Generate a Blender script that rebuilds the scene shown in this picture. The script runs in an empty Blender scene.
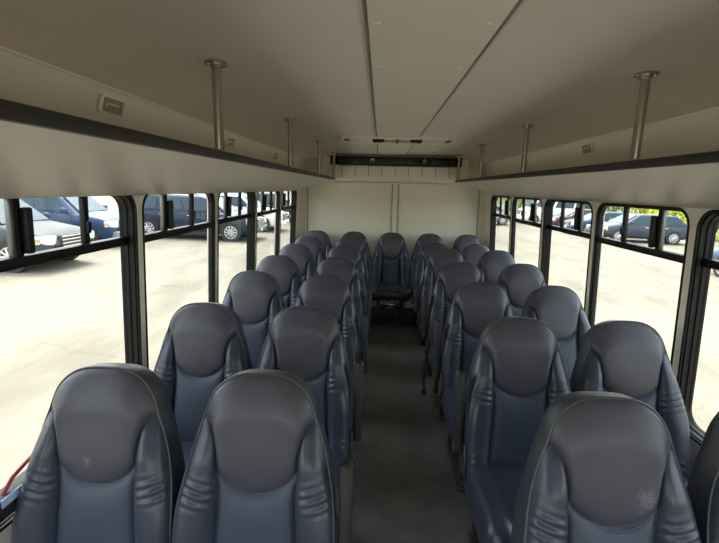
import bpy, bmesh, math, random
from mathutils import Vector, Matrix, Euler
from math import sin, cos, pi, atan, radians as R
random.seed(7)
SC = bpy.context.scene
COL = SC.collection

# ------------------------------------------------------------------ helpers
def clamp(x, a=0., b=1.): return max(a, min(b, x))
def sm(x): x = clamp(x); return x*x*(3-2*x)

class MB:
    def __init__(s): s.v = []; s.f = []; s.s = []
    def add(s, vs, fs, smooth=True):
        o = len(s.v); s.v.extend([tuple(p) for p in vs])
        for f in fs: s.f.append(tuple(i+o for i in f)); s.s.append(smooth)
        return s
    def box(s, x0, x1, y0, y1, z0, z1):
        vs = [(x, y, z) for x in (x0, x1) for y in (y0, y1) for z in (z0, z1)]
        return s.add(vs, [(0,1,3,2),(4,6,7,5),(0,4,5,1),(2,3,7,6),(0,2,6,4),(1,5,7,3)], False)
    def rbox(s, x0, x1, y0, y1, z0, z1, b=.01, seg=2):
        bm = bmesh.new(); bmesh.ops.create_cube(bm, size=1)
        for v in bm.verts:
            v.co = Vector(((x0+x1)/2+v.co.x*(x1-x0), (y0+y1)/2+v.co.y*(y1-y0), (z0+z1)/2+v.co.z*(z1-z0)))
        b = min(b, .49*min(x1-x0, y1-y0, z1-z0))
        bmesh.ops.bevel(bm, geom=bm.edges[:], offset=b, segments=seg, profile=.5, affect='EDGES')
        s.bm(bm); return s
    def bm(s, bm, M=None, smooth=True):
        bm.verts.index_update()
        s.add([(M @ v.co if M else v.co) for v in bm.verts], [[v.index for v in f.verts] for f in bm.faces], smooth); bm.free(); return s
    def cyl(s, a, b, r, n=16, r2=None, caps=True):
        a = Vector(a); b = Vector(b); r2 = r if r2 is None else r2
        d = (b-a).normalized(); u = d.orthogonal().normalized(); w = d.cross(u)
        vs = [a+(u*cos(2*pi*i/n)+w*sin(2*pi*i/n))*r for i in range(n)]+[b+(u*cos(2*pi*i/n)+w*sin(2*pi*i/n))*r2 for i in range(n)]
        s.add(vs, [(i, (i+1) % n, n+(i+1) % n, n+i) for i in range(n)])
        if caps:
            s.add(vs[:n], [tuple(range(n))[::-1]], False); s.add(vs[n:], [tuple(range(n))], False)
        return s
    def ring(s, c, ax, r, t, n=28, m=8):          # torus
        c = Vector(c); d = Vector(ax).normalized(); u = d.orthogonal().normalized(); w = d.cross(u)
        vs = []
        for i in range(n):
            a = 2*pi*i/n; o = u*cos(a)+w*sin(a)
            for j in range(m):
                b = 2*pi*j/m; vs.append(c+o*(r+t*cos(b))+d*t*sin(b))
        return s.add(vs, [(i*m+j, ((i+1) % n)*m+j, ((i+1) % n)*m+(j+1) % m, i*m+(j+1) % m) for i in range(n) for j in range(m)])
    def tube(s, pts, r, n=6, closed=False):
        pts = [Vector(p) for p in pts]; N = len(pts); vs = []; up = None
        for i, p in enumerate(pts):
            t = (pts[(i+1) % N]-pts[i-1]) if closed else (pts[min(i+1, N-1)]-pts[max(i-1, 0)])
            t.normalize()
            if up is None: up = t.orthogonal().normalized()
            up = (up-t*up.dot(t)).normalized(); w = t.cross(up)
            vs += [p+(up*cos(2*pi*j/n)+w*sin(2*pi*j/n))*r for j in range(n)]
        K = N if closed else N-1
        fs = [(i*n+j, ((i+1) % N)*n+j, ((i+1) % N)*n+(j+1) % n, i*n+(j+1) % n) for i in range(K) for j in range(n)]
        s.add(vs, fs)
        if not closed: s.add(vs[:n], [tuple(range(n))[::-1]]); s.add(vs[-n:], [tuple(range(n))])
        return s
    def grid(s, G, smooth=True):
        a = len(G); b = len(G[0]); vs = [p for row in G for p in row]
        return s.add(vs, [(i*b+j, (i+1)*b+j, (i+1)*b+j+1, i*b+j+1) for i in range(a-1) for j in range(b-1)], smooth)
    def mesh(s, name, m):
        me = bpy.data.meshes.new(name); me.from_pydata(s.v, [], s.f); me.update()
        bm = bmesh.new(); bm.from_mesh(me); bmesh.ops.remove_doubles(bm, verts=bm.verts[:], dist=1e-5)
        bmesh.ops.recalc_face_normals(bm, faces=bm.faces[:]); bm.to_mesh(me); bm.free()
        if len(me.polygons) == len(s.s):
            me.polygons.foreach_set('use_smooth', s.s)
        else:
            me.polygons.foreach_set('use_smooth', [True]*len(me.polygons))
        if m: me.materials.append(m)
        return me
    def build(s, name, m, parent=None, loc=(0,0,0), bevel=0, sharp=40):
        me = s.mesh(name, m)
        try: me.set_sharp_from_angle(angle=R(sharp))
        except Exception: pass
        o = bpy.data.objects.new(name, me); COL.objects.link(o); o.location = loc
        if parent: o.parent = parent
        if bevel:
            b = o.modifiers.new('bevel', 'BEVEL'); b.width = bevel; b.segments = 2; b.limit_method = 'ANGLE'
        return o

def tag(o, label=None, cat=None, group=None, kind=None):
    if label: o['label'] = label
    if cat: o['category'] = cat
    if group: o['group'] = group
    if kind: o['kind'] = kind
    return o
def empty(name, loc=(0,0,0), rz=0, parent=None):
    o = bpy.data.objects.new(name, None); COL.objects.link(o); o.location = loc; o.rotation_euler = (0, 0, rz)
    o.empty_display_size = .1
    if parent: o.parent = parent
    return o
def copy_tree(o, parent=None):
    c = o.copy(); COL.objects.link(c)
    if parent: c.parent = parent
    for ch in list(o.children): copy_tree(ch, c)
    return c

def rrect(x0, x1, y0, y1, r, n=8):
    pts = []
    for cx, cy, a0 in ((x1-r, y1-r, 0), (x0+r, y1-r, 90), (x0+r, y0+r, 180), (x1-r, y0+r, 270)):
        for i in range(n+1):
            a = R(a0+90*i/n); pts.append((cx+r*cos(a), cy+r*sin(a)))
    return pts
def panel2d(outer, holes, depth):
    """flat plate with holes, thickness depth, in the local XY plane -> (verts, faces)"""
    cu = bpy.data.curves.new('tmp', 'CURVE'); cu.dimensions = '2D'; cu.fill_mode = 'BOTH'; cu.extrude = depth/2
    for loop in [outer]+holes:
        sp = cu.splines.new('POLY'); sp.points.add(len(loop)-1); sp.use_cyclic_u = True
        for p, (x, y) in zip(sp.points, loop): p.co = (x, y, 0, 1)
    o = bpy.data.objects.new('tmp', cu); COL.objects.link(o)
    dg = bpy.context.evaluated_depsgraph_get()
    me = bpy.data.meshes.new_from_object(o.evaluated_get(dg))
    vs = [v.co.copy() for v in me.vertices]; fs = [tuple(p.vertices) for p in me.polygons]
    bpy.data.objects.remove(o); bpy.data.curves.remove(cu); bpy.data.meshes.remove(me)
    return vs, fs

# ------------------------------------------------------------------ materials
def mat(name, col, rough=.5, metal=0., spec=.5, bump=0., bscale=200., var=0., vscale=3., coat=0., col2=None, emit=None):
    m = bpy.data.materials.new(name); m.use_nodes = True; nt = m.node_tree; N = nt.nodes; L = nt.links
    b = N['Principled BSDF']
    b.inputs['Base Color'].default_value = (*col, 1); b.inputs['Roughness'].default_value = rough
    b.inputs['Metallic'].default_value = metal; b.inputs['Specular IOR Level'].default_value = spec
    b.inputs['Coat Weight'].default_value = coat
    tc = N.new('ShaderNodeTexCoord')
    if bump:
        n = N.new('ShaderNodeTexNoise'); n.inputs['Scale'].default_value = bscale; n.inputs['Detail'].default_value = 3
        L.new(tc.outputs['Object'], n.inputs['Vector'])
        bp = N.new('ShaderNodeBump'); bp.inputs['Strength'].default_value = bump; bp.inputs['Distance'].default_value = .002
        L.new(n.outputs['Fac'], bp.inputs['Height']); L.new(bp.outputs['Normal'], b.inputs['Normal'])
    if var or col2:
        n = N.new('ShaderNodeTexNoise'); n.inputs['Scale'].default_value = vscale; n.inputs['Detail'].default_value = 5
        L.new(tc.outputs['Object'], n.inputs['Vector'])
        r = N.new('ShaderNodeValToRGB'); r.color_ramp.elements[0].position = .35; r.color_ramp.elements[1].position = .65
        c2 = col2 or tuple(clamp(c*(1+var)) for c in col); c1 = col if col2 else tuple(c*(1-var) for c in col)
        r.color_ramp.elements[0].color = (*c1, 1); r.color_ramp.elements[1].color = (*c2, 1)
        L.new(n.outputs['Fac'], r.inputs['Fac']); L.new(r.outputs['Color'], b.inputs['Base Color'])
    return m

def glass(name, tint=(.96, .98, .97), ior=1.45, refl=1.):
    m = bpy.data.materials.new(name); m.use_nodes = True; nt = m.node_tree; N = nt.nodes; L = nt.links
    N.remove(N['Principled BSDF']); out = N['Material Output']
    t = N.new('ShaderNodeBsdfTransparent'); t.inputs['Color'].default_value = (*tint, 1)
    g = N.new('ShaderNodeBsdfGlossy'); g.inputs['Roughness'].default_value = .02
    ge = N.new('ShaderNodeNewGeometry'); dt = N.new('ShaderNodeVectorMath'); dt.operation = 'DOT_PRODUCT'
    L.new(ge.outputs['Normal'], dt.inputs[0]); L.new(ge.outputs['Incoming'], dt.inputs[1])
    ab = N.new('ShaderNodeMath'); ab.operation = 'ABSOLUTE'; L.new(dt.outputs['Value'], ab.inputs[0])
    iv = N.new('ShaderNodeMath'); iv.operation = 'SUBTRACT'; iv.inputs[0].default_value = 1; L.new(ab.outputs[0], iv.inputs[1])
    pw = N.new('ShaderNodeMath'); pw.operation = 'POWER'; pw.inputs[1].default_value = 5; L.new(iv.outputs[0], pw.inputs[0])
    f = N.new('ShaderNodeMath'); f.operation = 'MULTIPLY_ADD'; f.inputs[1].default_value = .7; f.inputs[2].default_value = .02; f.use_clamp = True; L.new(pw.outputs[0], f.inputs[0])
    mx = N.new('ShaderNodeMixShader'); L.new(f.outputs[0], mx.inputs[0]); L.new(t.outputs[0], mx.inputs[1]); L.new(g.outputs[0], mx.inputs[2])
    L.new(mx.outputs[0], out.inputs['Surface']); return m

def leather(name, col, rough, perf=False, scuff=None):
    m = mat(name, col, rough, spec=.45, bump=.22, bscale=260, var=.10, vscale=7)
    nt = m.node_tree; N = nt.nodes; L = nt.links; b = N['Principled BSDF']
    if perf:
        tc = [n for n in N if n.type == 'TEX_COORD'][0]
        v = N.new('ShaderNodeTexVoronoi'); v.inputs['Scale'].default_value = 190; v.inputs['Randomness'].default_value = 0.
        L.new(tc.outputs['Object'], v.inputs['Vector'])
        bp = N.new('ShaderNodeBump'); bp.inputs['Strength'].default_value = .5; bp.inputs['Distance'].default_value = .0015
        L.new(v.outputs['Distance'], bp.inputs['Height'])
        old = [n for n in N if n.type == 'BUMP' and n != bp][0]; L.new(old.outputs['Normal'], bp.inputs['Normal'])
        L.new(bp.outputs['Normal'], b.inputs['Normal'])
    if scuff:
        (cx, cz, rad, thr) = scuff
        tc = [n for n in N if n.type == 'TEX_COORD'][0]
        d = N.new('ShaderNodeVectorMath'); d.operation = 'MULTIPLY_ADD'
        d.inputs[1].default_value = (1/rad, 0, .9/rad); d.inputs[2].default_value = (-cx/rad, 0, -.9*cz/rad)
        L.new(tc.outputs['Object'], d.inputs[0])
        ln = N.new('ShaderNodeVectorMath'); ln.operation = 'LENGTH'; L.new(d.outputs[0], ln.inputs[0])
        w = N.new('ShaderNodeTexNoise'); w.inputs['Scale'].default_value = 60; w.inputs['Detail'].default_value = 2; w.inputs['Distortion'].default_value = 3.5
        L.new(tc.outputs['Object'], w.inputs['Vector'])
        a = N.new('ShaderNodeMath'); a.operation = 'SUBTRACT'; L.new(w.outputs['Fac'], a.inputs[0])
        k = N.new('ShaderNodeMath'); k.operation = 'MULTIPLY_ADD'; k.inputs[1].default_value = .28; k.inputs[2].default_value = thr-.14
        L.new(ln.outputs['Value'], k.inputs[0]); L.new(k.outputs[0], a.inputs[1])
        mu = N.new('ShaderNodeMath'); mu.operation = 'MULTIPLY'; mu.inputs[1].default_value = 14; mu.use_clamp = True; L.new(a.outputs[0], mu.inputs[0])
        m2 = N.new('ShaderNodeMath'); m2.operation = 'MULTIPLY'; m2.inputs[1].default_value = .30; L.new(mu.outputs[0], m2.inputs[0])
        mix = N.new('ShaderNodeMix'); mix.data_type = 'RGBA'
        src = b.inputs['Base Color'].links[0].from_socket
        L.new(m2.outputs[0], mix.inputs[0]); L.new(src, mix.inputs[6]); mix.inputs[7].default_value = (.30, .29, .28, 1)
        L.new(mix.outputs[2], b.inputs['Base Color'])
    return m

M = {}
M['head'] = leather('headrest_leather', (.063, .060, .080), .38)
M['head_scuff_a'] = leather('headrest_leather_scuffed', (.063, .060, .080), .38, scuff=(.082, .412, .036, .45))
M['head_scuff_b'] = leather('headrest_leather_marked', (.063, .060, .080), .38, scuff=(-.02, .40, .018, .47))
M['lumbar'] = leather('lumbar_leather', (.040, .054, .088), .44, perf=True)
M['bolster'] = leather('bolster_leather', (.040, .047, .072), .30)
M['shell'] = leather('shell_leather', (.036, .040, .054), .42)
M['piping'] = mat('piping', (.055, .055, .070), .38)
M['black'] = mat('black_plastic', (.012, .012, .013), .6)
M['rubber'] = mat('window_rubber', (.006, .006, .007), .5, spec=.3)
M['alu'] = mat('grey_stile_metal', (.16, .16, .16), .35, metal=.6)
M['frame'] = mat('seat_frame_metal', (.055, .055, .05), .45, metal=.3)
M['steel'] = mat('brushed_steel', (.44, .415, .375), .22, metal=1., bump=.1, bscale=400)
M['fabricgrey'] = mat('cream_wall', (.84, .80, .68), .55, bump=.12, bscale=350, var=.03, vscale=2)
M['ceil'] = mat('ceiling_vinyl', (.80, .71, .62), .60, bump=.18, bscale=500, var=.03, vscale=1.3)
M['strip'] = mat('ceiling_strip', (.84, .765, .64), .5, var=.02, vscale=2)
M['rack'] = mat('rack_vinyl', (.60, .53, .44), .45, bump=.06, bscale=300, var=.02, vscale=2)
M['lip'] = mat('rack_edge_grey', (.018, .016, .014), .5)
M['seam'] = mat('seam_shadow_gap', (.22, .205, .175), .6)
M['bead'] = mat('bead_grey', (.42, .40, .33), .5)
M['floor'] = mat('floor_rubber', (.13, .127, .124), .55, bump=.4, bscale=120, var=.18, vscale=6)
M['lens'] = mat('clear_lens', (.92, .88, .78), .15, coat=.6)
M['lensd'] = mat('lens_smoked', (.40, .36, .29), .2)
M['dark'] = mat('vent_black', (.008, .008, .009), .3)
M['white'] = mat('white_mark', (.8, .8, .8), .5)
M['red'] = mat('red_handle', (.28, .015, .025), .35)
M['label'] = mat('strip_blue_white', (.35, .5, .75), .4)
M['glass'] = glass('window_glass')

# ------------------------------------------------------------------ camera
f, yaw, pit, rol = 423.38, .046, .1949, .0229
CZ = 1.60
Rv = Vector((cos(yaw), sin(yaw), 0)); Fh = Vector((-sin(yaw), cos(yaw), 0))
Fv = Fh*cos(pit)-Vector((0, 0, 1))*sin(pit); Uv = Fh*sin(pit)+Vector((0, 0, 1))*cos(pit)
R2 = Rv*cos(rol)+Uv*sin(rol); U2 = -Rv*sin(rol)+Uv*cos(rol)
cam = bpy.data.cameras.new('camera'); co = bpy.data.objects.new('camera', cam); COL.objects.link(co)
cam.sensor_width = 36; cam.lens = f*36/719; cam.clip_start = .02; cam.clip_end = 500
mw = Matrix.Identity(4)
for i in range(3):
    mw[i][0] = R2[i]; mw[i][1] = U2[i]; mw[i][2] = -Fv[i]
mw[2][3] = CZ
co.matrix_world = mw; SC.camera = co

# ------------------------------------------------------------------ bus shell
XL, XR, YF, YB, CX = -1.05, 1.35, -1.9, 5.62, .15
ZC = 2.0
WT = .05
def S(o, label=None): return tag(o, label, kind='structure')

S(MB().box(XL-.12, XR+.12, YF-.05, YB+.05, -.08, 0).build('floor', M['floor']), 'dark grey ribbed rubber floor of the bus')
# raised ribs of the aisle runner
mb = MB()
for i in range(17):
    x = -.07+i*.0275
    mb.box(x, x+.010, YF+.1, 4.95, 0, .003)
S(mb.build('trim_1', M['floor']), 'fine lengthwise ribs of the aisle runner')

def window_spans(c0, pitch, gap=.052, n=8, first=-4):
    return [(c0+pitch*k+gap/2, c0+pitch*(k+1)-gap/2) for k in range(first, first+n)]
SPL = window_spans(1.815, .885); SPR = window_spans(1.905, .866)
ZW0, ZW1 = .58, 1.565
LEAN = .045       # side walls lean outward below the rack
wn = 0
def cove_pts(side):
    # side -1 left: rises from window head to ceiling edge
    X = XL if side < 0 else XR
    c = [(0, 1.565), (0, 1.60), (-.0, 1.68), (.004, 1.76), (.012, 1.84), (.028, 1.90), (.05, 1.938)]
    return [(X-side*dx, z) for dx, z in c]
for side, spans in ((-1, SPL), (1, SPR)):
    X = XL if side < 0 else XR
    dz = 0 if side < 0 else -.02
    mb = MB()
    holes = [rrect(a, b, ZW0+dz, ZW1+dz, .085) for a, b in spans]
    vs, fs = panel2d([(YF, 0), (YB, 0), (YB, 1.60), (YF, 1.60)], holes, WT)
    mb.add([(X+side*(WT/2+v.z+LEAN*max(0, 1.565-v.y)), v.x, v.y) for v in vs], fs, False)
    # upper wall, curving in to the ceiling
    cp = cove_pts(side)[1:]
    G = [[(x, y, z) for x, z in cp] for y in (YF, YB)]
    mb.grid(G); mb.grid([[(x+side*.04, y, z+.01) for x, z in cp] for y in (YF, YB)])
    S(mb.build('wall_left' if side < 0 else 'wall_right', M['fabricgrey']),
      'cream side wall with rounded windows, left of the aisle' if side < 0 else 'cream side wall with rounded windows, right of the aisle')
    # bead between upper wall and ceiling
    x, z = cp[-1]
    mb = MB(); mb.cyl((x, YF, z), (x, YB, z), .007, 8)
    S(mb.build('trim_%d' % (2 if side < 0 else 3), M['strip']), 'thin bead where wall meets ceiling')
    for i, (a, b) in enumerate(spans):
        wn += 1
        w = empty('window_%d' % wn, (X+side*LEAN*1.565, (a+b)/2, 0)); S(w); w.rotation_euler = (0, -side*atan(LEAN), 0)
        w['label'] = 'black rubber framed bus window with small sliding panes above its rail'
        h = (b-a)/2; fr = MB(); z0, z1 = ZW0+dz, ZW1+dz
        # stepped rubber frame
        def ringplate(o0, o1, xa, xb, ro, ri):
            vs, fs = panel2d(rrect(-h+o0, h-o0, z0+o0, z1-o0, ro), [rrect(-h+o1, h-o1, z0+o1, z1-o1, ri)], xb-xa)
            fr.add([(side*((xa+xb)/2+v.z), v.x, v.y) for v in vs], fs, False)
        deep = i % 2 == 1
        if deep:
            ringplate(-.003, .008, -.004, .006, .088, .08)
            ringplate(.001, .013, .006, .030, .085, .078)
            ringplate(.001, .018, .030, .050, .085, .073)
            ringplate(.001, .020, .050, .062, .085, .070)
            gx = 0.
        else:
            ringplate(-.003, .008, -.003, .010, .088, .08)
            ringplate(.001, .016, .010, .036, .085, .075)
            gx = -.030
        fr.build('window_frame', M['rubber'], w)
        zb = (1.335 if side < 0 else 1.30)
        MB().rbox(min(side*(.030+gx), side*(.062+gx)), max(side*(.030+gx), side*(.062+gx)), -h+.012, h-.012, zb, zb+.036, .004).build('mid_rail', M['rubber'], w)
        # two stiles of the sliding panes
        s1, s2 = (-.140, .162) if deep else (-.185, .12)
        MB().rbox(min(side*(.038+gx), side*(.060+gx)), max(side*(.038+gx), side*(.060+gx)), s1-.012, s1+.012, zb+.03, z1-.012, .004).build('stile', M['rubber'], w)
        MB().rbox(min(side*(.040+gx), side*(.058+gx)), max(side*(.040+gx), side*(.058+gx)), s1-.026, s1-.012, zb+.03, z1-.012, .003).build('stile_edge', M['alu'], w)
        MB().rbox(min(side*(.016+gx), side*(.040+gx)), max(side*(.016+gx), side*(.040+gx)), s1+.006, s1+.032, zb+.042, z1-.045, .006).build('latch', M['black'], w)
        MB().rbox(min(side*(.038+gx), side*(.060+gx)), max(side*(.038+gx), side*(.060+gx)), s2-.012, s2+.014, zb+.03, z1-.012, .004).build('stile', M['rubber'], w)
        MB().rbox(min(side*(.028+gx), side*(.040+gx)), max(side*(.028+gx), side*(.040+gx)), s2-.008, s2+.012, zb+.075, zb+.12, .004).build('catch', M['black'], w)
        MB().box(min(side*(.052+gx), side*(.056+gx)), max(side*(.052+gx), side*(.056+gx)), -h+.02, h-.02, z0+.02, zb+.01).build('pane', M['glass'], w)
        MB().box(min(side*(.048+gx), side*(.051+gx)), max(side*(.048+gx), side*(.051+gx)), -h+.02, s2, zb+.02, z1-.015).build('pane', M['glass'], w)
        MB().box(min(side*(.055+gx), side*(.058+gx)), max(side*(.055+gx), side*(.058+gx)), s2, h-.02, zb+.02, z1-.015).build('pane', M['glass'], w)

# rear wall and its trims
mb = MB(); mb.box(XL-.07, XR+.07, YB, YB+.05, 0, 2.02)
S(mb.build('wall_back', M['fabricgrey']), 'plain cream rear wall behind the last row of seats')
for k, (x0, x1) in enumerate(((.145, .225), (-.97, -.962), (1.262, 1.27))):
    mb = MB()
    mb.rbox(x0, x1, YB-.008, YB+.002, .02, 1.66, .003)
    o = S(mb.build('trim_%d' % (4+k), M['fabricgrey'] if k == 0 else M['seam']))
    if k == 0:
        for x in (x0, x1): MB().cyl((x, YB-.010, .02), (x, YB-.010, 1.655), .009, 8).build('bead', M['bead'], o)
S(MB().rbox(-.60, .90, YB-.05, YB, 1.655, 1.675, .005).build('trim_7', M['strip']), 'ledge under the air unit on the rear wall')

# unseen front wall behind the camera; windshield opening enlarged to light the seat fronts
vs, fs = panel2d([(XL-.07, 0), (XR+.07, 0), (XR+.07, 2.02), (XL-.07, 2.02)], [rrect(XL+.07, XR-.07, .55, 1.93, .1)], .05)
mb = MB(); mb.add([(v.x, YF-.025+v.z, v.y) for v in vs], fs, False)
S(mb.build('wall_front', M['fabricgrey']), 'front wall with the windshield opening')
w = S(MB().box(XL+.05, XR-.05, YF-.04, YF-.034, .53, 1.95).build('window_17', M['glass']))
w['label'] = 'large windshield at the front of the bus'

# ceiling: flat centre bending down at the sides
def ceil_z(x):
    t = (abs(x-CX)-.75)/.40
    return ZC-.062*clamp(t)**2 if t > 0 else ZC
cl, cr = XL+.05, XR-.05
xs = [cl+(cr-cl)*i/32 for i in range(33)]
mb = MB(); mb.grid([[(x, y, ceil_z(x)) for x in xs] for y in (YF, YB)])
mb.grid([[(x, y, ceil_z(x)+.05) for x in xs] for y in (YF, YB)])
mb.box(XL-.05, XR+.05, YF-.05, YB+.05, 2.055, 2.10)
S(mb.build('ceiling', M['ceil']), 'grey cream vinyl ceiling of the bus')
# raised centre strip, dark seams each side
PX0, PX1 = -.045, .275
HY0, HY1 = 3.42, 3.86
n = 8
for y0, y1 in ((YF, HY0), (HY1, 5.15)):
    S(MB().rbox(PX0, PX1, y0, y1, ZC-.010, ZC+.004, .004).build('trim_%d' % n, M['strip']), 'pale raised strip down the middle of the ceiling'); n += 1
    for x in (PX0-.005, PX1+.005):
        S(MB().box(x-.004, x+.004, y0, y1, ZC-.007, ZC+.003).build('trim_%d' % n, M['seam'])); n += 1
cap0 = None
for i, (x, y, wrd) in enumerate(((-.02, 1.12, 'left'), (.245, 1.12, 'right'), (-.02, 1.49, 'left'), (.245, 1.49, 'right'))):
    if cap0 is None:
        mb = MB(); mb.cyl((0, 0, 0), (0, 0, -.004), .013, 16, .010); cap0 = o = mb.build('screw_cap', M['strip'])
    else: o = copy_tree(cap0)
    o.location = (x, y, ZC-.010)
    tag(o, 'small round screw cap on the ceiling strip, %s one of the %s pair' % (wrd, 'nearer' if y < 1.3 else 'farther'), 'screw cap', 'screw caps on the ceiling strip')

# roof hatch
h = empty('roof_hatch', (.115, (HY0+HY1)/2, ZC)); tag(h, 'shallow cream roof hatch with black corner grips and a small red latch in the ceiling', 'hatch')
hw_, hd_ = .46, (HY1-HY0)/2
vs, fs = panel2d(rrect(-hw_, hw_, -hd_, hd_, .05), [rrect(-hw_+.035, hw_-.035, -hd_+.035, hd_-.035, .03)], .022)
MB().add([(v.x, v.y, -.011+v.z) for v in vs], fs, False).build('frame', M['ceil'], h, bevel=.006)
MB().rbox(-hw_+.05, hw_-.05, -hd_+.05, hd_-.05, -.012, -.001, .005).build('panel', M['ceil'], h)
MB().cyl((-.13, -hd_+.10, -.03), (.13, -hd_+.10, -.03), .006, 10).build('handle_bar', M['steel'], h)
for s in (-1, 1):
    mb = MB(); mb.rbox(-.045, .045, -.022, .022, -.028, .0, .008); o = mb.build('grip', M['black'], h, (s*.15, -hd_+.10, -.012)); o.rotation_euler = (0, 0, s*.5)
    mb = MB(); mb.rbox(-.004, .004, -.05, .05, -.02, 0, .003); o = mb.build('clip', M['alu'], h, (s*.40, -hd_+.08, -.018)); o.rotation_euler = (0, 0, s*.3)
mb = MB(); mb.cyl((0, -hd_+.10, -.045), (0, -hd_+.10, -.015), .011, 14); mb.build('latch', M['red'], h)

# ------------------------------------------------------------------ rear air unit
ac = empty('air_conditioner', (.16, 5.18, 1.68)); tag(ac, 'cream rear air unit with a black louvre band, between the luggage racks', 'air conditioner')
AW = .80
mb = MB()
prof = [(.0, .075), (.0, .17), (.0, .185), (-.01, .32)]
mb.rbox(-AW, AW, .06, .43, .0, .31, .03, 4)
mb.build('housing', M['fabricgrey'], ac)
mb = MB(); mb.rbox(-AW+.055, AW-.055, .035, .075, .02, .185, .012, 3); mb.build('grille_panel', M['strip'], ac)
for i in range(9):
    x = -AW+.16+i*(2*AW-.32)/8
    MB().box(x-.003, x+.003, .032, .037, .06, .183).build('slot', M['seam'], ac)
MB().rbox(-AW-.005, AW+.005, .022, .06, .188, .292, .008).build('vent_band', M['dark'], ac)
for i in range(4):
    x = -.555+i*.37
    lv = MB().rbox(x-.13, x+.13, .012, .026, .197, .283, .006).build('louvre', M['dark'], ac)
    mb = MB()
    for k in range(5): mb.box(x-.12, x+.12, .008, .014, .205+k*.016, .209+k*.016)
    mb.build('slat', M['black'], lv)
# the two tiny white marks on the band
mb = MB(); a = -.275
mb.box(a-.02, a-.012, .004, .012, .232, .262); mb.box(a+.012, a+.02, .004, .012, .232, .262); mb.box(a-.02, a+.02, .004, .012, .256, .264)
mb.build('symbol', M['white'], ac)
mb = MB(); a = .345; mb.tube([(a+.017*cos(t), .008, .245+.017*sin(t)) for t in [R(40+i*20) for i in range(15)]], .004); mb.box(a, a+.016, .004, .012, .242, .249)
mb.build('symbol', M['white'], ac)
for s in (-1, 1):
    mb = MB(); pts = []
    for i in range(13):
        a = R(90*i/12); pts.append((s*(AW-.02+.10*sin(a)), .10-.10*cos(a)+.02))
    G = [[(x, y, z) for x, y in pts] for z in (.02, .28)]
    mb.grid(G); mb.grid([[(x-s*.008, y+.008, z) for x, y in pts] for z in (.02, .28)]); mb.build('side_cover', M['fabricgrey'], ac)

# ------------------------------------------------------------------ luggage racks with steel poles
def rack(side, lipx, poles, label, y1):
    X = XL if side < 0 else XR
    r = empty('luggage_rack', (lipx, 0, 1.69)); tag(r, label, 'luggage rack')
    dx = (X-side*.002)-lipx
    # tray section: underside from the lip down to the wall
    P = [(0, 0), (dx*.25, -.030), (dx*.5, -.062), (dx*.75, -.097), (dx*.90, -.120), (dx*.965, -.133), (dx, -.142), (dx, -.10), (dx*.9, -.088), (dx*.5, -.036), (0, .012)]
    ys = [YF+.02+(y1-YF-.02)*i/10 for i in range(11)]
    mb = MB(); mb.grid([[(x, y, z) for x, z in P+[P[0]]] for y in ys])
    for y in (ys[0], ys[-1]): mb.add([(x, y, z) for x, z in P], [tuple(range(len(P)))], False)
    mb.build('tray', M['rack'], r)
    mb = MB(); mb.rbox(min(0, side*-.018), max(0, side*-.018), ys[0], ys[-1]+.01, -.004, .026, .004)
    mb.build('edge_trim', M['lip'], r)
    for y in poles:
        zt = ceil_z(lipx)-1.69
        p = MB().cyl((-side*.009, 0, .03), (-side*.009, 0, zt), .0155, 20).build('support_pole', M['steel'], r, (0, y, 0))
        mb = MB(); mb.cyl((-side*.009, 0, zt-.008), (-side*.009, 0, zt), .036, 24); mb.cyl((-side*.009, 0, zt-.016), (-side*.009, 0, zt-.008), .022, 24)
        mb.build('flange', M['steel'], p)
        for s in (-1, 1): MB().cyl((-side*.009+s*.027, 0, zt-.012), (-side*.009+s*.027, 0, zt-.008), .005, 8).build('screw', M['steel'], p)
    return r
rack(-1, -.571, (.25, 1.49, 2.655, 3.886, 5.09), 'long cream overhead luggage rack with steel poles, above the left windows', 5.165)
rack(1, .889, (.36, 1.574, 2.762, 3.925, 5.06), 'long cream overhead luggage rack with steel poles, above the right windows', 5.165)

# courtesy lights on the upper wall
cl0 = None
for side, ys in ((-1, (.36, 1.63, 2.90, 4.14)), (1, (.36, 1.62, 2.90, 4.12))):
    for k, y in enumerate(ys):
        if cl0 is None:
            cl0 = c = empty('courtesy_light')
            vs, fs = panel2d(rrect(-.072, .072, -.034, .034, .012), [rrect(-.062, .062, -.025, .025, .008)], .010)
            MB().add([(v.z, v.x, v.y) for v in vs], fs, False).build('frame', M['lens'], c, bevel=.002)
            MB().rbox(-.004, .001, -.062, .062, -.025, .025, .002).build('lens', M['lensd'], c)
            MB().tube([(.003, -.045, -.008), (.004, -.035, .004), (.004, -.01, .006), (.004, .03, .004)], .0028, 6).build('filament', M['white'], c)
        else: c = copy_tree(cl0)
        cp = cove_pts(side)
        c.location = ((XL+.033) if side < 0 else (XR-.033), y, 1.880)
        c.rotation_euler = (0, R(16) if side < 0 else R(-16), 0 if side < 0 else pi)
        if side > 0: c.rotation_euler = (0, R(16), pi)
        o = ('nearest', 'second', 'third', 'farthest')[k]
        tag(c, 'small rectangular clear-lensed light on the upper wall above the %s rack, %s from the camera' % ('left' if side < 0 else 'right', o), 'light', 'courtesy lights along the upper walls')

# emergency release handle on the sill at lower left
e = empty('window_release_handle', (XL-.014, 1.12, .675)); tag(e, 'red emergency release handle with black base on the left window sill', 'handle')
MB().rbox(-.010, .035, -.16, .12, -.02, .05, .010).build('base', M['black'], e)
MB().rbox(.033, .038, -.14, .02, .022, .048, .002).build('pale_strip', M['label'], e)  # thin blue-white strip on the face of the base
MB().tube([(.02, -.12, .045), (.03, -.09, .085), (.03, -.02, .105), (.03, .05, .105), (.02, .09, .05)], .006, 10).build('lever', M['red'], e)

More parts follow.
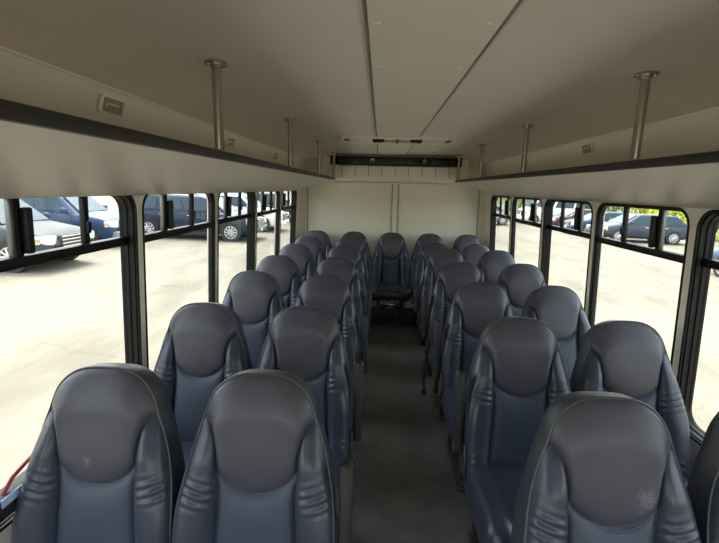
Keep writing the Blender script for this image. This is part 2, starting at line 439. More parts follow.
# ------------------------------------------------------------------ seats
def crom(P, n=6):
    out = []
    for i in range(len(P)-1):
        p0 = P[max(i-1, 0)]; p1 = P[i]; p2 = P[i+1]; p3 = P[min(i+2, len(P)-1)]
        for k in range(n):
            t = k/n
            out.append(tuple(.5*((2*b)+(-a+c)*t+(2*a-5*b+4*c-d)*t*t+(-a+3*b-3*c+d)*t**3) for a, b, c, d in zip(p0, p1, p2, p3)))
    out.append(tuple(P[-1])); return out
def resample(P, n):
    L = [0]
    for a, b in zip(P, P[1:]): L.append(L[-1]+math.dist(a, b))
    out = []; j = 0
    for k in range(n+1):
        t = L[-1]*k/n
        while j < len(L)-2 and L[j+1] < t: j += 1
        u = (t-L[j])/max(L[j+1]-L[j], 1e-9); u = clamp(u)
        out.append(tuple(a+(b-a)*u for a, b in zip(P[j], P[j+1])))
    return out
LB = .665
OUT_LOW = [(.233,.665),(.2335,.56),(.232,.45),(.225,.36),(.208,.27),(.187,.19),(.176,.158),(.165,.128)]
OUT_TOP = [(.165,.128),(.153,.088),(.137,.056),(.112,.029),(.081,.011),(.045,.002),(0,0)]
SEAM_UP = [(.118,.275),(.120,.225),(.127,.182),(.141,.150),(.165,.128)]
SEAM_LO = [(.118,.275),(.114,.35),(.117,.43),(.124,.55),(.132,.665)]
def hout(d): return .040*sm((d-.22)/.25)
def hseam(d): return .020*sm((d-.125)/.05)-.004*sm((d-.3)/.2)
def arc(x):
    return .275+.066*(1-(abs(x)/.118)**2.2)
def P3o(p): return (p[0], p[1], hout(p[1]))
def P3s(p): return (p[0], p[1], hseam(p[1]))
out_low = [P3o(p) for p in crom(OUT_LOW)]; out_top = [P3o(p) for p in crom(OUT_TOP)]
seam_up = [P3s(p) for p in crom(SEAM_UP)]; seam_lo = [P3s(p) for p in crom(SEAM_LO)]
seam_up[-1] = out_top[0]
mir = lambda P: [(-p[0], p[1], p[2]) for p in P]
arcp = [(x, arc(x), hseam(.275)) for x in [-.118+.236*i/24 for i in range(25)]]
def puff(t, p): return max(0., 1-abs(2*t-1)**p)**.5
def coons(c0, c1, c2, c3, A, nu, nv, pu=4, pv=4, fn=None):
    c0 = resample(c0, nu); c1 = resample(c1, nu); c2 = resample(c2, nv); c3 = resample(c3, nv); G = []
    for j in range(nv+1):
        v = j/nv; row = []
        for i in range(nu+1):
            u = i/nu
            p = [(1-v)*c0[i][k]+v*c1[i][k]+(1-u)*c2[j][k]+u*c3[j][k]-((1-u)*(1-v)*c0[0][k]+u*(1-v)*c0[nu][k]+(1-u)*v*c1[0][k]+u*v*c1[nu][k]) for k in range(3)]
            p[2] += A*puff(u, pu)*puff(v, pv)
            if fn: p[2] += fn(u, v, p[0], p[1])
            row.append((p[0], -p[2], LB-p[1]))
        G.append(row)
    return G
def headrest_mesh():
    top = mir(out_top)+out_top[::-1][1:]
    return MB().grid(coons(arcp, top, mir(seam_up), seam_up, .026, 38, 30, 9, 3.6))
def lumbar_mesh():
    bot = [(-.132+.264*i/10, .665, hseam(.665)) for i in range(11)]
    def fn(u, v, x, d): return .010*sin(pi*clamp((d-.3)/.36))*puff(u, 3)
    return MB().grid(coons(bot, arcp, mir(seam_lo)[::-1], seam_lo[::-1], .015, 22, 24, 6, 6, fn))
def bolster_mesh(s):
    inner = seam_up[::-1]+seam_lo[1:]      # from start point S down to the bottom
    outer = out_low[::-1]
    nv, nu = 110, 12
    a = resample(inner, nv); b = resample(outer, nv); G = []
    # match by height
    def at(P, d):
        for p, q in zip(P, P[1:]):
            if p[1] <= d <= q[1]+1e-9:
                t = (d-p[1])/max(q[1]-p[1], 1e-9); return tuple(x+(y-x)*t for x, y in zip(p, q))
        return P[-1]
    for j in range(nv+1):
        v = j/nv; d = .128+(.665-.128)*v
        pa = at(inner, d); pb = at(outer, d); row = []
        for i in range(nu+1):
            u = i/nu
            p = [pa[k]+(pb[k]-pa[k])*u for k in range(3)]
            wdt = abs(pb[0]-pa[0]); amp = .044*min(1, wdt/.085)*(.35+.65*sm((d-.10)/.16))
            p[2] += amp*puff(u, 2.4)
            p[2] += .0042*sin(2*pi*(d+.25*(p[0]-.16))/.026+.8*u)*math.exp(-((d-.335)/.035)**2)*puff(u, 2)
            p[2] += .0020*sin(2*pi*(d-.5*(p[0]-.16))/.028)*math.exp(-((d-.60)/.04)**2)*puff(u, 2)
            row.append((s*p[0], -p[2], LB-p[1]))
        G.append(row)
    return MB().grid(G)
ring = resample(mir(out_low), 24)[:-1]+resample(mir(out_top), 16)[:-1]+resample(out_top[::-1], 16)[:-1]+resample(out_low[::-1], 24)
def shell_mesh():
    mb = MB(); lay = []
    for sc, h, dn in ((1., None, 0), (1.004, -.008, 0), (1.007, -.030, 0), (1.004, -.055, 0), (.985, -.080, 0), (.93, -.098, 0), (.80, -.108, 0), (.5, -.112, 0), (.0, -.113, 0)):
        row = []
        for x, d, hh in ring:
            H = hh if h is None else h+hh*max(0, 1+h/.06)*.6
            row.append((x*sc if sc else x*.001, -H, LB-(.33+(d-.33)*sc)))
        lay.append(row+[row[0]])
    return mb.grid(lay)
def piping_mesh():
    mb = MB(); T = lambda P: [(p[0], -p[2]-.0015, LB-p[1]) for p in P]
    mb.tube(T(ring), .0042, 6)
    for m_ in (lambda P: P, mir):
        mb.tube(T(resample(m_(seam_up), 14)), .0022, 5); mb.tube(T(resample(m_(seam_lo), 14)), .0022, 5)
    mb.tube(T(arcp), .0024, 5); return mb
def cushion_mesh(part):
    mb = MB()
    # profile along depth: y from rear 0.03 to front, rolled over
    prof = [(.035, 0), (-.05, .0), (-.15, .002), (-.26, .008), (-.34, .012), (-.385, .006), (-.410, -.015), (-.420, -.05), (-.412, -.09), (-.39, -.105)]
    prof = resample(crom(prof, 5), 30)
    xs = [i/28*2-1 for i in range(29)]
    def hx(t):
        a = abs(t); w = .0
        if a < .56: w = .010*puff((t/.56+1)/2, 4)
        else:
            q = (a-.56)/.44; w = .022*puff(q, 2.3)*(1 if q < .5 else 1)
            if q > .5: w -= .020*(2*q-1)**2
        return w
    G = []
    for j, (y, z) in enumerate(prof):
        n2 = prof[min(j+1, 30)]; n1 = prof[max(j-1, 0)]
        ty, tz = n2[0]-n1[0], n2[1]-n1[1]; l = math.hypot(ty, tz); ny, nz = tz/l, -ty/l
        G.append([(x*.228, y+ny*hx(x), .43+z+nz*hx(x)) for x in xs])
    if part == 'top': mb.grid(G); \
        [mb.grid([[G[j][k], (G[j][k][0], G[j][k][1], max(.325, min(G[j][k][2], .43)-.10))] for j in range(31)]) for k in (0, 28)]
    else:
        i = round((part*.56+1)*14); mb.tube([(g[i][0], g[i][1]-.001, g[i][2]+.001) for g in G], .0026, 5)
    return mb

ME = {}
ME['headrest'] = headrest_mesh().mesh('headrest', M['head'])
ME['headrest_a'] = headrest_mesh().mesh('headrest', M['head_scuff_a'])
ME['headrest_b'] = headrest_mesh().mesh('headrest', M['head_scuff_b'])
ME['lumbar_panel'] = lumbar_mesh().mesh('lumbar_panel', M['lumbar'])
ME['bolL'] = bolster_mesh(-1).mesh('side_bolster', M['bolster']); ME['bolR'] = bolster_mesh(1).mesh('side_bolster', M['bolster'])
ME['shell'] = shell_mesh().mesh('backrest', M['shell'])
ME['piping'] = piping_mesh().mesh('piping', M['piping'])
ME['cush'] = cushion_mesh('top').mesh('seat_cushion', M['bolster'])
ME['cushp'] = [cushion_mesh(q).mesh('piping', M['piping']) for q in (-1, 1)]
mb = MB(); mb.rbox(-.20, .20, -.36, .05, .300, .345, .01)
ME['pan'] = mb.mesh('seat_pan', M['black'])
def leg_m(s):
    mb = MB(); x = s*.145
    mb.rbox(x-.019, x+.019, -.345, -.305, .02, .31, .006); mb.rbox(x-.019, x+.019, .0, .035, .02, .31, .006); mb.rbox(x-.024, x+.024, -.37, .06, .0, .022, .005)
    return mb.mesh('leg', M['frame'])
ME['legL'] = leg_m(-1); ME['legR'] = leg_m(1)
mb = MB(); mb.cyl((-.145, -.325, .21), (.145, -.325, .21), .011, 12); mb.rbox(-.145, .145, -.01, .02, .14, .17, .004)
ME['brace'] = mb.mesh('crossbar', M['steel'])
def arm_m(s):
    mb = MB(); x = s*.262
    mb.rbox(x-.020, x+.020, -.052, .008, .07, .43, .016, 3); return mb.mesh('armrest', M['black'])
def armb_m(s):
    mb = MB(); x = s*.247
    mb.cyl((x-s*.02, -.022, .095), (x+s*.036, -.022, .095), .024, 18); mb.rbox(min(s*.229, s*.243), max(s*.229, s*.243), -.06, .03, -.03, .12, .005); return mb.mesh('bracket', M['frame'])
def lever_m(s):
    mb = MB(); mb.cyl((s*.22, -.03, .375), (s*.262, -.03, .375), .013, 12); mb.tube([(s*.255, -.03, .375), (s*.258, -.07, .395), (s*.258, -.12, .40)], .007, 8); return mb.mesh('recline_lever', M['black'])
for s, k in ((-1, 'L'), (1, 'R')):
    ME['arm'+k] = arm_m(s); ME['armb'+k] = armb_m(s); ME['lev'+k] = lever_m(s)
def mo(name, me, parent, loc=(0,0,0)):
    o = bpy.data.objects.new(name, me); COL.objects.link(o); o.parent = parent; o.location = loc; return o
HZ = .402
def make_seat(armside):
    r = empty('bus_seat')
    b = mo('backrest', ME['shell'], r, (0, 0, HZ)); b.rotation_euler = (-R(11), 0, 0)
    for n_, k in (('headrest', 'headrest'), ('lumbar_panel', 'lumbar_panel'), ('side_bolster', 'bolL'), ('side_bolster', 'bolR'), ('piping', 'piping')): mo(n_, ME[k], b)
    c = mo('seat_cushion', ME['cush'], r); mo('piping', ME['cushp'][0], c); mo('piping', ME['cushp'][1], c)
    mo('seat_pan', ME['pan'], r); mo('leg', ME['legL'], r); mo('leg', ME['legR'], r); mo('crossbar', ME['brace'], r)
    if armside:
        a = mo('armrest', ME['arm'+armside], r, (0, 0, HZ)); a.rotation_euler = (-R(11), 0, 0); mo('bracket', ME['armb'+armside], a)
        mo('recline_lever', ME['lev'+armside], r)
    return r
protos = {None: make_seat(None), 'L': make_seat('L'), 'R': make_seat('R')}
used = set()
def seat(x, ytop, arm, label, group, extra=0., dz=0.):
    p = protos[arm]
    if arm in used: o = copy_tree(p)
    else: o = p; used.add(arm)
    o.location = (x, ytop-.126, dz)
    for ch in o.children:
        if ch.name.startswith(('backrest', 'armrest')):
            ch.rotation_euler = (-R(11+(extra if ch.name.startswith('backrest') else 0)), 0, 0)
    tag(o, label, 'seat', group); return o
ORD = ['front', 'second', 'third', 'fourth', 'fifth', 'sixth']
P = .72
G1 = 'high-backed seats in rows along the aisle'
exL = {(-.811, 1): 0}
for i in range(6):
    yl = 1.152+P*i; yr = 1.099+P*i
    where = 'nearest the camera' if i == 0 else 'counting from the camera'
    dsc = '%s row' % ORD[i]
    def lab(kind, sd):
        ex = {('window', 'left', 0): 'dark blue front row seat with small pale headrest mark, by the left window',
              ('aisle', 'left', 0): 'large dark blue front row seat bordering the left side of the aisle',
              ('aisle', 'right', 0): 'dark blue front row seat with pale scuff marks, right of the aisle',
              ('window', 'right', 0): 'dark blue front row seat by the right window, cut by the picture edge'}
        if (kind, sd, i) in ex: return ex[(kind, sd, i)]
        extra_w = {('window', 'right', 5): ', leaning back against the last row', ('aisle', 'right', 5): ', leaning back, mostly hidden'}.get((kind, sd, i), '')
        return 'dark blue %s seat, %s left of the aisle' % (kind, dsc) if sd == 'left' else 'dark blue %s seat, %s right of the aisle%s' % (kind, dsc, extra_w)
    a = seat(-.335, yl, 'R', lab('aisle', 'left'), G1)
    w = seat(-.809, yl+(.0 if i != 2 else .06), None, lab('window', 'left'), G1)
    a2 = seat(.631 if i else .643, yr, 'L' if i else None, lab('aisle', 'right'), G1, 15 if i == 5 else 0)
    w2 = seat(1.104 if i else 1.116, yr, None, lab('window', 'right'), G1, {1: 3, 2: 10, 5: 15}.get(i, 0))
    if i == 0: front_pair = (a2, w)
    if i == 3: aisle4 = a2
for k, d in enumerate(('leftmost seat, in the corner by the left wall', 'second seat from the left, behind the left aisle seats', 'middle seat, facing straight up the aisle', 'fourth seat from the left, just right of the aisle', 'rightmost seat, in the corner by the right wall')):
    seat(.152+(k-2)*.474, 5.34, None, 'dark blue seat of the rear row against the back wall, '+d.split(',')[0] if k != 2 else 'dark blue seat at the far end facing straight up the aisle, middle of rear row', 'seats of the rear row', 0, -.022 if False else 0)

for o, k in zip(front_pair, ('headrest_a', 'headrest_b')):
    b = [c for c in o.children if c.name.startswith('backrest')][0]
    for c in b.children:
        if c.name.startswith('headrest'): c.data = ME[k]

mb = MB(); mb.tube([(-.245, -.06, .36), (-.262, -.09, .30), (-.262, -.10, .18), (-.256, -.105, .10)], .010, 6)
belt_ = mb.build('seat_belt', M['black'], aisle4); MB().rbox(-.272, -.240, -.112, -.098, .055, .105, .005).build('buckle', M['black'], belt_); MB().rbox(-.268, -.244, -.114, -.100, .100, .118, .003).build('buckle_button', M['steel'], belt_)

# ------------------------------------------------------------------ outside ground
GA, GB, GC = -.80, -.02, .005
def gz(x, y): return GA+GB*x+GC*y
nrm = Vector((-GB, -GC, 1)).normalized()
TILT = Vector((0, 0, 1)).rotation_difference(nrm)
gm = bpy.data.materials.new('concrete_lot'); gm.use_nodes = True; nt = gm.node_tree; N = nt.nodes; L = nt.links; b = N['Principled BSDF']
b.inputs['Roughness'].default_value = .9; b.inputs['Specular IOR Level'].default_value = .2
tc = N.new('ShaderNodeTexCoord')
mp = N.new('ShaderNodeMapping'); mp.inputs['Scale'].default_value = (1, .35, 1); L.new(tc.outputs['Object'], mp.inputs['Vector'])
n1 = N.new('ShaderNodeTexNoise'); n1.inputs['Scale'].default_value = .9; n1.inputs['Detail'].default_value = 9; n1.inputs['Roughness'].default_value = .65; L.new(mp.outputs[0], n1.inputs['Vector'])
r1 = N.new('ShaderNodeValToRGB'); r1.color_ramp.elements[0].position = .36; r1.color_ramp.elements[1].position = .56
r1.color_ramp.elements[0].color = (.146, .136, .107, 1); r1.color_ramp.elements[1].color = (.198, .186, .150, 1); L.new(n1.outputs['Fac'], r1.inputs['Fac'])
n2 = N.new('ShaderNodeTexVoronoi'); n2.feature = 'DISTANCE_TO_EDGE'; n2.inputs['Scale'].default_value = .28
nz = N.new('ShaderNodeTexNoise'); nz.inputs['Scale'].default_value = 1.5; L.new(tc.outputs['Object'], nz.inputs['Vector'])
vm = N.new('ShaderNodeVectorMath'); vm.operation = 'MULTIPLY_ADD'; vm.inputs[1].default_value = (.8, .8, .8); L.new(nz.outputs['Color'], vm.inputs[0]); L.new(tc.outputs['Object'], vm.inputs[2])
L.new(vm.outputs[0], n2.inputs['Vector'])
r2 = N.new('ShaderNodeValToRGB'); r2.color_ramp.elements[0].color = (.86, .85, .83, 1); r2.color_ramp.elements[0].position = .0; r2.color_ramp.elements[1].position = .012; r2.color_ramp.elements[1].color = (1, 1, 1, 1)
L.new(n2.outputs['Distance'], r2.inputs['Fac'])
mx = N.new('ShaderNodeMix'); mx.data_type = 'RGBA'; mx.blend_type = 'MULTIPLY'; mx.inputs[0].default_value = 1
L.new(r1.outputs['Color'], mx.inputs[6]); L.new(r2.outputs['Color'], mx.inputs[7]); L.new(mx.outputs[2], b.inputs['Base Color'])
mb = MB(); mb.add([(x, y, gz(x, y)) for x, y in ((-90, -60), (90, -60), (90, 120), (-90, 120))], [(0, 1, 2, 3)], False)
g = mb.build('ground', gm); g['kind'] = 'structure'; g['label'] = 'pale sunlit concrete parking lot'

# ------------------------------------------------------------------ cars
def paint(name, c, metal=.1, rough=.32): return mat(name, c, rough, metal=metal, coat=.0, spec=.3)
CM = dict(glass=mat('car_glass', (.03, .06, .08), 0.1, spec=.25), tire=mat('tire', (.012, .012, .012), .8), rim=mat('alloy_rim', (.55, .55, .55), .3, metal=.8),
          chrome=mat('chrome', (.7, .7, .7), .15, metal=1), lamp=mat('headlight_clear', (.75, .77, .8), .12, coat=1), amber=mat('amber_lens', (.9, .35, .03), .2),
          redl=mat('tail_red', (.4, .01, .01), .2), trim=mat('car_trim', (.02, .02, .02), .6))
def car(name, label, pos, heading, col, kind='suv', L_=4.7, W=1.86, group='vehicles parked in the lot', bumper=None):
    r = empty(name, (pos[0], pos[1], gz(*pos)))
    r.rotation_mode = 'QUATERNION'; r.rotation_quaternion = TILT @ Euler((0, 0, heading)).to_quaternion()
    tag(r, label, {'van': 'van'}.get(kind, 'car'), group)
    hw = W/2; f_ = L_/2; wr = .36 if kind not in ('sedan', 'wagon') else .33
    if kind == 'suv':   belt, hood, roof = 1.10, 1.02, 1.72; A = [(f_-1.18, f_-1.95), (-f_+.12, -f_+.55)]
    elif kind == 'sedan': belt, hood, roof = .98, .90, 1.45; A = [(f_-1.10, f_-1.95), (-f_+.55, -f_+1.35)]
    elif kind == 'wagon': belt, hood, roof = .98, .90, 1.50; A = [(f_-1.05, f_-1.95), (-f_+.15, -f_+.75)]
    else:               belt, hood, roof = 1.25, 1.18, 2.25; A = [(f_-.65, f_-1.25), (-f_+.05, -f_+.15)]
    # lower body: loft of sections along x
    st = [(-f_, .45, belt-.25, .80), (-f_+.05, .32, belt-.06, .93), (-f_+.35, .26, belt, .99), (-f_+1.2, .24, belt, 1.), (0, .24, belt, 1.), (A[0][0]-.25, .24, belt, 1.), (A[0][0]+.02, .24, belt-.02, 1.), (f_-.45, .25, hood-.05, .985), (f_-.16, .27, hood-.15, .93), (f_-.03, .32, hood-.28, .82), (f_, .40, hood-.36, .72)]
    mb = MB(); G = []
    for x, zb, zt, k in st:
        w = hw*k; zm = zb+(zt-zb)*.62
        half = [(0, zb), (w*.80, zb), (w*.97, zb+.10), (w, zb+.25), (w, zm), (w*.975, zt-.09), (w*.93, zt-.02), (w*.80, zt+.015), (w*.4, zt+.04), (0, zt+.05)]
        G.append([(x, y, z) for y, z in half]+[(x, -y, z) for y, z in half[::-1][1:]])
    mb.grid(G); mb.add(G[0], [tuple(range(len(G[0])-1))]); mb.add(G[-1], [tuple(range(len(G[-1])-1))])
    mb.build('body', col, r, sharp=50)
    # cabin
    (b1, t1), (b0, t0) = A
    wb, wt = hw*.93, hw*.72 if kind != 'van' else hw*.84
    zb, zt = belt, roof
    def side_pt(s, u, v, off=0.):       # u 0 rear..1 front, v 0 belt..1 roof
        x = (b0+(b1-b0)*u)*(1-v)+(t0+(t1-t0)*u)*v; y = wb+(wt-wb)*v; return (x, s*(y+off), zb+(zt-zb)*v)
    mb = MB(); rows = []
    for v in (0, .25, .5, .75, .93, 1.0):
        ring_ = []
        zz = zb+(zt-zb)*v; y = wb+(wt-wb)*v; xa = b0+(t0-b0)*v; xb = b1+(t1-b1)*v
        if v == 1.0: y -= .06; xa += .10; xb -= .10
        ring_ = [(xa, y*.80, zz), (xa+.10, y, zz), (xb-.25, y, zz), (xb-.08, y*.86, zz), (xb, y*.5, zz), (xb+.015, 0, zz), (xb, -y*.5, zz), (xb-.08, -y*.86, zz), (xb-.25, -y, zz), (xa+.10, -y, zz), (xa, -y*.8, zz), (xa-.01, 0, zz)]
        rows.append(ring_+[ring_[0]])
    mb.grid(rows); mb.add([(p[0], p[1], p[2]) for p in rows[-1][:-1]], [tuple(range(12))])
    mb.build('cabin', col, r, sharp=50)
    def quad(name_, pts, m):
        c = sum((Vector(p) for p in pts), Vector())/4
        nn = (Vector(pts[1])-Vector(pts[0])).cross(Vector(pts[3])-Vector(pts[0])).normalized()
        if nn.dot(c-Vector((0, 0, 1.2))) < 0: nn = -nn
        a = [Vector(p)+nn*.012 for p in pts]; bq = [Vector(p)-nn*.02 for p in pts]
        MB().add(a+bq, [(0, 1, 2, 3), (4, 7, 6, 5), (0, 4, 5, 1), (1, 5, 6, 2), (2, 6, 7, 3), (3, 7, 4, 0)], False).build(name_, m, r)
    spans = {'suv': [(.06, .28), (.31, .58), (.61, .92)], 'sedan': [(.10, .28), (.31, .58), (.61, .90)], 'wagon': [(.06, .28), (.31, .58), (.61, .92)], 'van': [(.05, .33), (.36, .64), (.70, .95)]}[kind]
    for s in (-1, 1):
        for u0, u1 in spans:
            quad('side_window', [side_pt(s, u0, .10, .004), side_pt(s, u1, .10, .004), side_pt(s, u1, .84, .004), side_pt(s, u0, .84, .004)], CM['glass'])
    def end_pt(front, w, v):
        y = (wb+(wt-wb)*v)*w*.84; x = (b1+(t1-b1)*v)+.012 if front else (b0+(t0-b0)*v)-.012
        return (x, y, zb+(zt-zb)*v)
    quad('windshield', [end_pt(1, -1, .05), end_pt(1, 1, .05), end_pt(1, 1, .90), end_pt(1, -1, .90)], CM['glass'])
    quad('rear_window', [end_pt(0, -.9, .15), end_pt(0, .9, .15), end_pt(0, .9, .88), end_pt(0, -.9, .88)], CM['glass'])
    if kind == 'suv':
        for s in (-1, 1): MB().tube([(t0+.15, s*wt*.86, roof+.0), (t0+.2, s*wt*.86, roof+.05), (t1-.45, s*wt*.86, roof+.05), (t1-.38, s*wt*.86, roof)], .016, 6).build('roof_rail', CM['trim'], r)
    # wheels
    for x in (f_-.92, -f_+.95):
        for s in (-1, 1):
            MB().cyl((x, s*(hw-.18), wr+.02), (x, s*(hw+.006), wr+.02), wr+.045, 32).build('wheel_arch', CM['trim'], r)
            mb = MB(); mb.ring((x, s*(hw-.09), wr), (0, 1, 0), wr-.095, .095, 32, 10); w = mb.build('wheel', CM['tire'], r)
            mb = MB(); y0, y1 = s*(hw-.07), s*(hw+.012)
            mb.ring((x, s*(hw-.01), wr), (0, 1, 0), wr*.66, .030, 28, 6)
            for k in range(10):
                a = 2*pi*k/10; d = Vector((cos(a), 0, sin(a)))
                mb.cyl(Vector((x, y1, wr))+d*.04, Vector((x, y1-s*.01, wr))+d*wr*.66, .034, 6, .026)
            mb.cyl((x, y0, wr), (x, y1+s*.006, wr), .055, 14); mb.cyl((x, y0-s*.02, wr), (x, y0, wr), wr*.66, 28)
            mb.build('rim', CM['rim'], w)
    # front end
    zh = hood-.26
    MB().rbox(f_-.10, f_+.03, -hw*.48, hw*.48, zh-.22, zh+.13, .02).build('grille', CM['trim'], r)
    g_ = MB()
    for k in range(4): g_.rbox(f_+.012, f_+.045, -hw*.46, hw*.46, zh-.18+k*.084, zh-.145+k*.084, .006)
    g_.build('grille_bar', CM['chrome'], r)
    MB().rbox(f_-.30, f_+.05, -hw*.86, hw*.86, .34, .56, .06, 3).build('bumper', bumper or col, r)
    MB().rbox(-f_-.05, -f_+.25, -hw*.90, hw*.90, .36, .60, .06, 3).build('bumper', bumper or col, r)
    for s in (-1, 1):
        o = MB().rbox(-.30, .11, -.20, .18, -.105, .105, .05, 3).build('headlight', CM['lamp'], r, (f_-.12, s*hw*.66, zh+.02)); o.rotation_euler = (0, 0, -s*.45)
        a = MB().rbox(-.07, .07, -.035, .035, -.06, .06, .015).build('turn_signal', CM['amber'], o, (-.22, s*.165, -.0))
        MB().rbox(-f_-.02, -f_+.16, s*hw*.80-.10, s*hw*.80+.10, belt-.42, belt-.12, .03).build('taillight', CM['redl'], r)
        m_ = MB(); m_.rbox(b1-.42, b1-.30, s*(hw+.02)-.0 if s > 0 else s*(hw+.20), s*(hw+.20) if s > 0 else s*(hw+.02), belt+.02, belt+.18, .04, 3); m_.cyl((b1-.36, s*hw*.9, belt), (b1-.36, s*(hw+.06), belt+.06), .025, 8)
        m_.build('side_mirror', col, r)
        for u in (.33, .62): 
            x = b0+(b1-b0)*u; MB().rbox(x, x+.16, s*(hw+.001)-.014, s*(hw+.001)+.014, belt-.17, belt-.13, .008).build('door_handle', CM['chrome'], r)
        seam = MB()
        for u in (.30, .60, .94):
            x = b0+(b1-b0)*u; seam.box(x-.006, x+.006, s*hw-.004, s*hw+.003, .40, belt-.12)
        seam.box(-f_+1.5, f_-1.5, s*hw-.01, s*hw+.012, .52, .56)
        seam.build('door_seam', CM['trim'], r)
        if kind == 'van' or kind == 'suv':
            MB().rbox(-f_+1.4, f_-1.4, s*(hw-.03)-.03, s*(hw-.03)+.03, .22, .34, .01).build('sill', CM['trim'], r)
    MB().rbox(f_+.045, f_+.055, -.16, .16, .40, .50, .004).build('licence_plate', CM['lamp'], r)
    return r
silver = paint('paint_silver', (.045, .05, .056), .1, .5); lsilver = paint('paint_light_silver', (.40, .40, .40)); navy = paint('paint_navy', (.016, .026, .048)); dblue = paint('paint_blue', (.022, .050, .11))
white = paint('paint_white', (.78, .79, .80), 0); charcoal = paint('paint_charcoal', (.035, .04, .05)); grey = paint('paint_grey', (.12, .13, .15)); brownp = paint('paint_plum', (.07, .045, .05))
steelb = paint('paint_steel_blue', (.045, .058, .080)); greyt = mat('bumper_grey', (.20, .20, .20), .6)
VL = 'vehicles parked beyond the left windows'; VR = 'vehicles parked beyond the right windows'
car('suv', 'grey-silver suv with chrome barred grille parked nearest beyond the left windows', (-7.85-2.35, 10.45), 0, silver, 'suv', 4.7, 1.9, VL)
car('suv', 'dark blue suv with amber turn signal and grey bumper beside the grey-silver suv', (-8.75-2.35, 14.4), 0, dblue, 'suv', 4.7, 1.9, VL, bumper=greyt)
car('suv', 'long navy suv seen side-on through the second left window', (-4.95-2.6, 17.35), 0, navy, 'suv', 5.2, 1.95, VL)
car('car', 'white car with its front showing past the long navy suv', (-4.7-2.4, 21.0), 0, white, 'suv', 4.7, 1.85, VL)
car('suv', 'dark charcoal suv farthest back beyond the last left windows', (-4.3-2.4, 26.6), 0, charcoal, 'suv', 4.7, 1.85, VL)
car('car', 'dark blue-grey estate car parked side-on beyond the second right window', (11.75+2.4, 24.1), pi, steelb, 'wagon', 4.7, 1.85, VR)
car('car', 'blue car in the right row, just behind the dark blue-grey estate', (11.5+2.35, 26.9), pi, dblue, 'sedan', 4.7, 1.85, VR)
car('car', 'plum coloured car in the right row behind the blue one', (11.3+2.35, 29.8), pi, brownp, 'sedan', 4.7, 1.85, VR)
car('van', 'long white van at the far end of the right row', (10.9+2.7, 34.2), pi, white, 'van', 5.6, 2.0, VR)
car('car', 'small silver car seen through the last right window', (7.3, 31.6), R(196), lsilver, 'sedan', 4.5, 1.8, VR)
car('car', 'bright blue car parked lengthwise, cut off by the right picture edge', (11.75, 12.35), pi/2, dblue, 'sedan', 4.6, 1.82, VR)

# ------------------------------------------------------------------ hedge of leafy bushes behind the right row
leafm = mat('leaf_backlit', (.42, .52, .05), .6, col2=(.70, .72, .08), vscale=1.2); leafd = mat('leaf_green', (.20, .27, .05), .6, col2=(.38, .44, .08), vscale=1.5)  # bright leaf colour raised in place of sun shining through from behind
stem = mat('bush_stem', (.09, .06, .04), .8)
def leaf_mesh(n, rx, rz, seed):
    rd = random.Random(seed); mb = MB()
    lobes = [(rd.uniform(-.6, .6)*rx, rd.uniform(-.5, .5)*rx, rd.uniform(.30, .85)*rz, rd.uniform(.38, .6)) for _ in range(9)]
    for _ in range(n):
        lx, ly, lz, lr = rd.choice(lobes); v = Vector((rd.gauss(0, 1), rd.gauss(0, 1), rd.gauss(0, 1))).normalized()*rd.uniform(.72, 1.05)
        c = Vector((lx+v.x*lr*rx, ly+v.y*lr*rx, max(.05, lz+v.z*lr*rz*.6)))
        a = Vector((rd.gauss(0, 1), rd.gauss(0, 1), rd.gauss(0, 1))).normalized(); b_ = a.orthogonal().normalized(); s = rd.uniform(.07, .14)
        mb.add([c-a*s, c+b_*s*.5, c+a*s, c-b_*s*.5], [(0, 1, 2, 3)], False)
    return mb
lm = [leaf_mesh(5200, 1.8, 3.2, 3), leaf_mesh(5200, 1.8, 3.2, 5)]
lme = [[l.mesh('foliage', m_) for m_ in (leafm, leafd)] for l in lm]
sb = MB()
for k in range(7):
    a = 2*pi*k/7; sb.cyl((.1*cos(a), .1*sin(a), 0), (1.1*cos(a), 1.1*sin(a), 2.0), .05, 6, .015)
sme = sb.mesh('stem', stem)
nb = 0
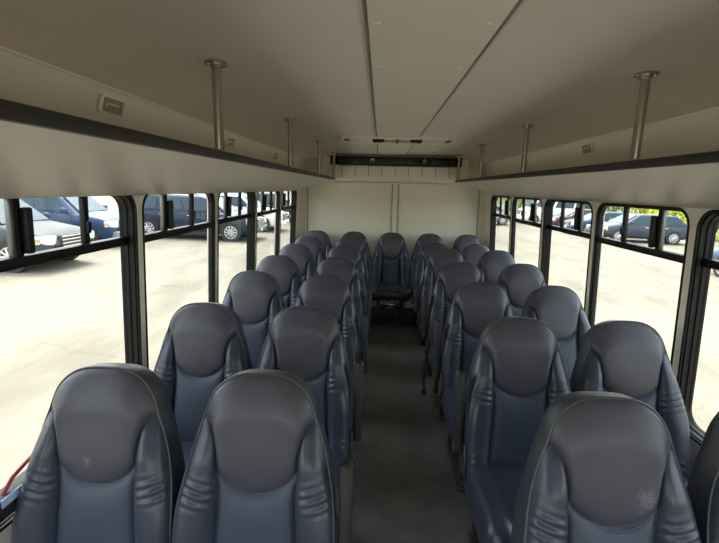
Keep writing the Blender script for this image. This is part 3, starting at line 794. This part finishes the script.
bush_at = [(20.6, 27.5, 1.0, 0), (20.9, 31.2, 1.05, 0), (21.0, 35, 1.1, 0), (20.2, 39, 1.15, 1), (17.0, 42, 1.2, 1), (13.4, 43.5, 1.2, 1), (9.6, 44.8, 1.15, 1), (5.3, 46.5, 1.15, 1), (21.4, 24.0, .95, 0), (21.8, 20.5, .95, 1)]
for k, (x, y, s, mi) in enumerate(bush_at):
    b_ = empty('bush', (x, y, gz(x, y)), k*1.3); b_.scale = (s, s, s*1.3)
    mo('foliage', lme[k % 2][mi], b_); mo('stem', sme, b_)
    tag(b_, ('bright yellow-green' if mi == 0 else 'darker green')+' leafy bush behind the right row of cars, number counted below'.replace(', number counted below', ''), 'bush', 'bushes behind the right row of cars')

# ------------------------------------------------------------------ light
w = bpy.data.worlds.new('sky'); SC.world = w; w.use_nodes = True; nt = w.node_tree; N = nt.nodes; L = nt.links
bg = N['Background']; sky = N.new('ShaderNodeTexSky'); sky.sky_type = 'NISHITA'; sky.sun_disc = False
sky.sun_elevation = R(66); sky.sun_rotation = R(340); sky.air_density = 1.2; sky.dust_density = 3.0; sky.ozone_density = 1.
hs = N.new('ShaderNodeHueSaturation'); hs.inputs['Saturation'].default_value = .45; L.new(sky.outputs[0], hs.inputs['Color'])
wm = N.new('ShaderNodeMix'); wm.data_type = 'RGBA'; wm.blend_type = 'MULTIPLY'; wm.inputs[0].default_value = 1; wm.inputs[7].default_value = (1., .965, .90, 1)
L.new(hs.outputs[0], wm.inputs[6]); L.new(wm.outputs[2], bg.inputs[0]); bg.inputs[1].default_value = .80
sun = bpy.data.lights.new('sun', 'SUN'); so = bpy.data.objects.new('sun', sun); COL.objects.link(so)
sun.energy = 3.0; sun.angle = R(.6); sun.color = (1., .95, .86)
so.rotation_euler = (R(23), 0, R(200))
so.location = (-3, 10, 30)

SC.view_settings.view_transform = 'Standard'; SC.view_settings.look = 'None'; SC.view_settings.gamma = 1; SC.view_settings.exposure = .32
SC.view_settings.use_curve_mapping = False
SC.cycles.max_bounces = 10; SC.cycles.diffuse_bounces = 6; SC.cycles.glossy_bounces = 4; SC.cycles.transparent_max_bounces = 16
SC.cycles.use_denoising = True
SC.cycles.sample_clamp_indirect = 8
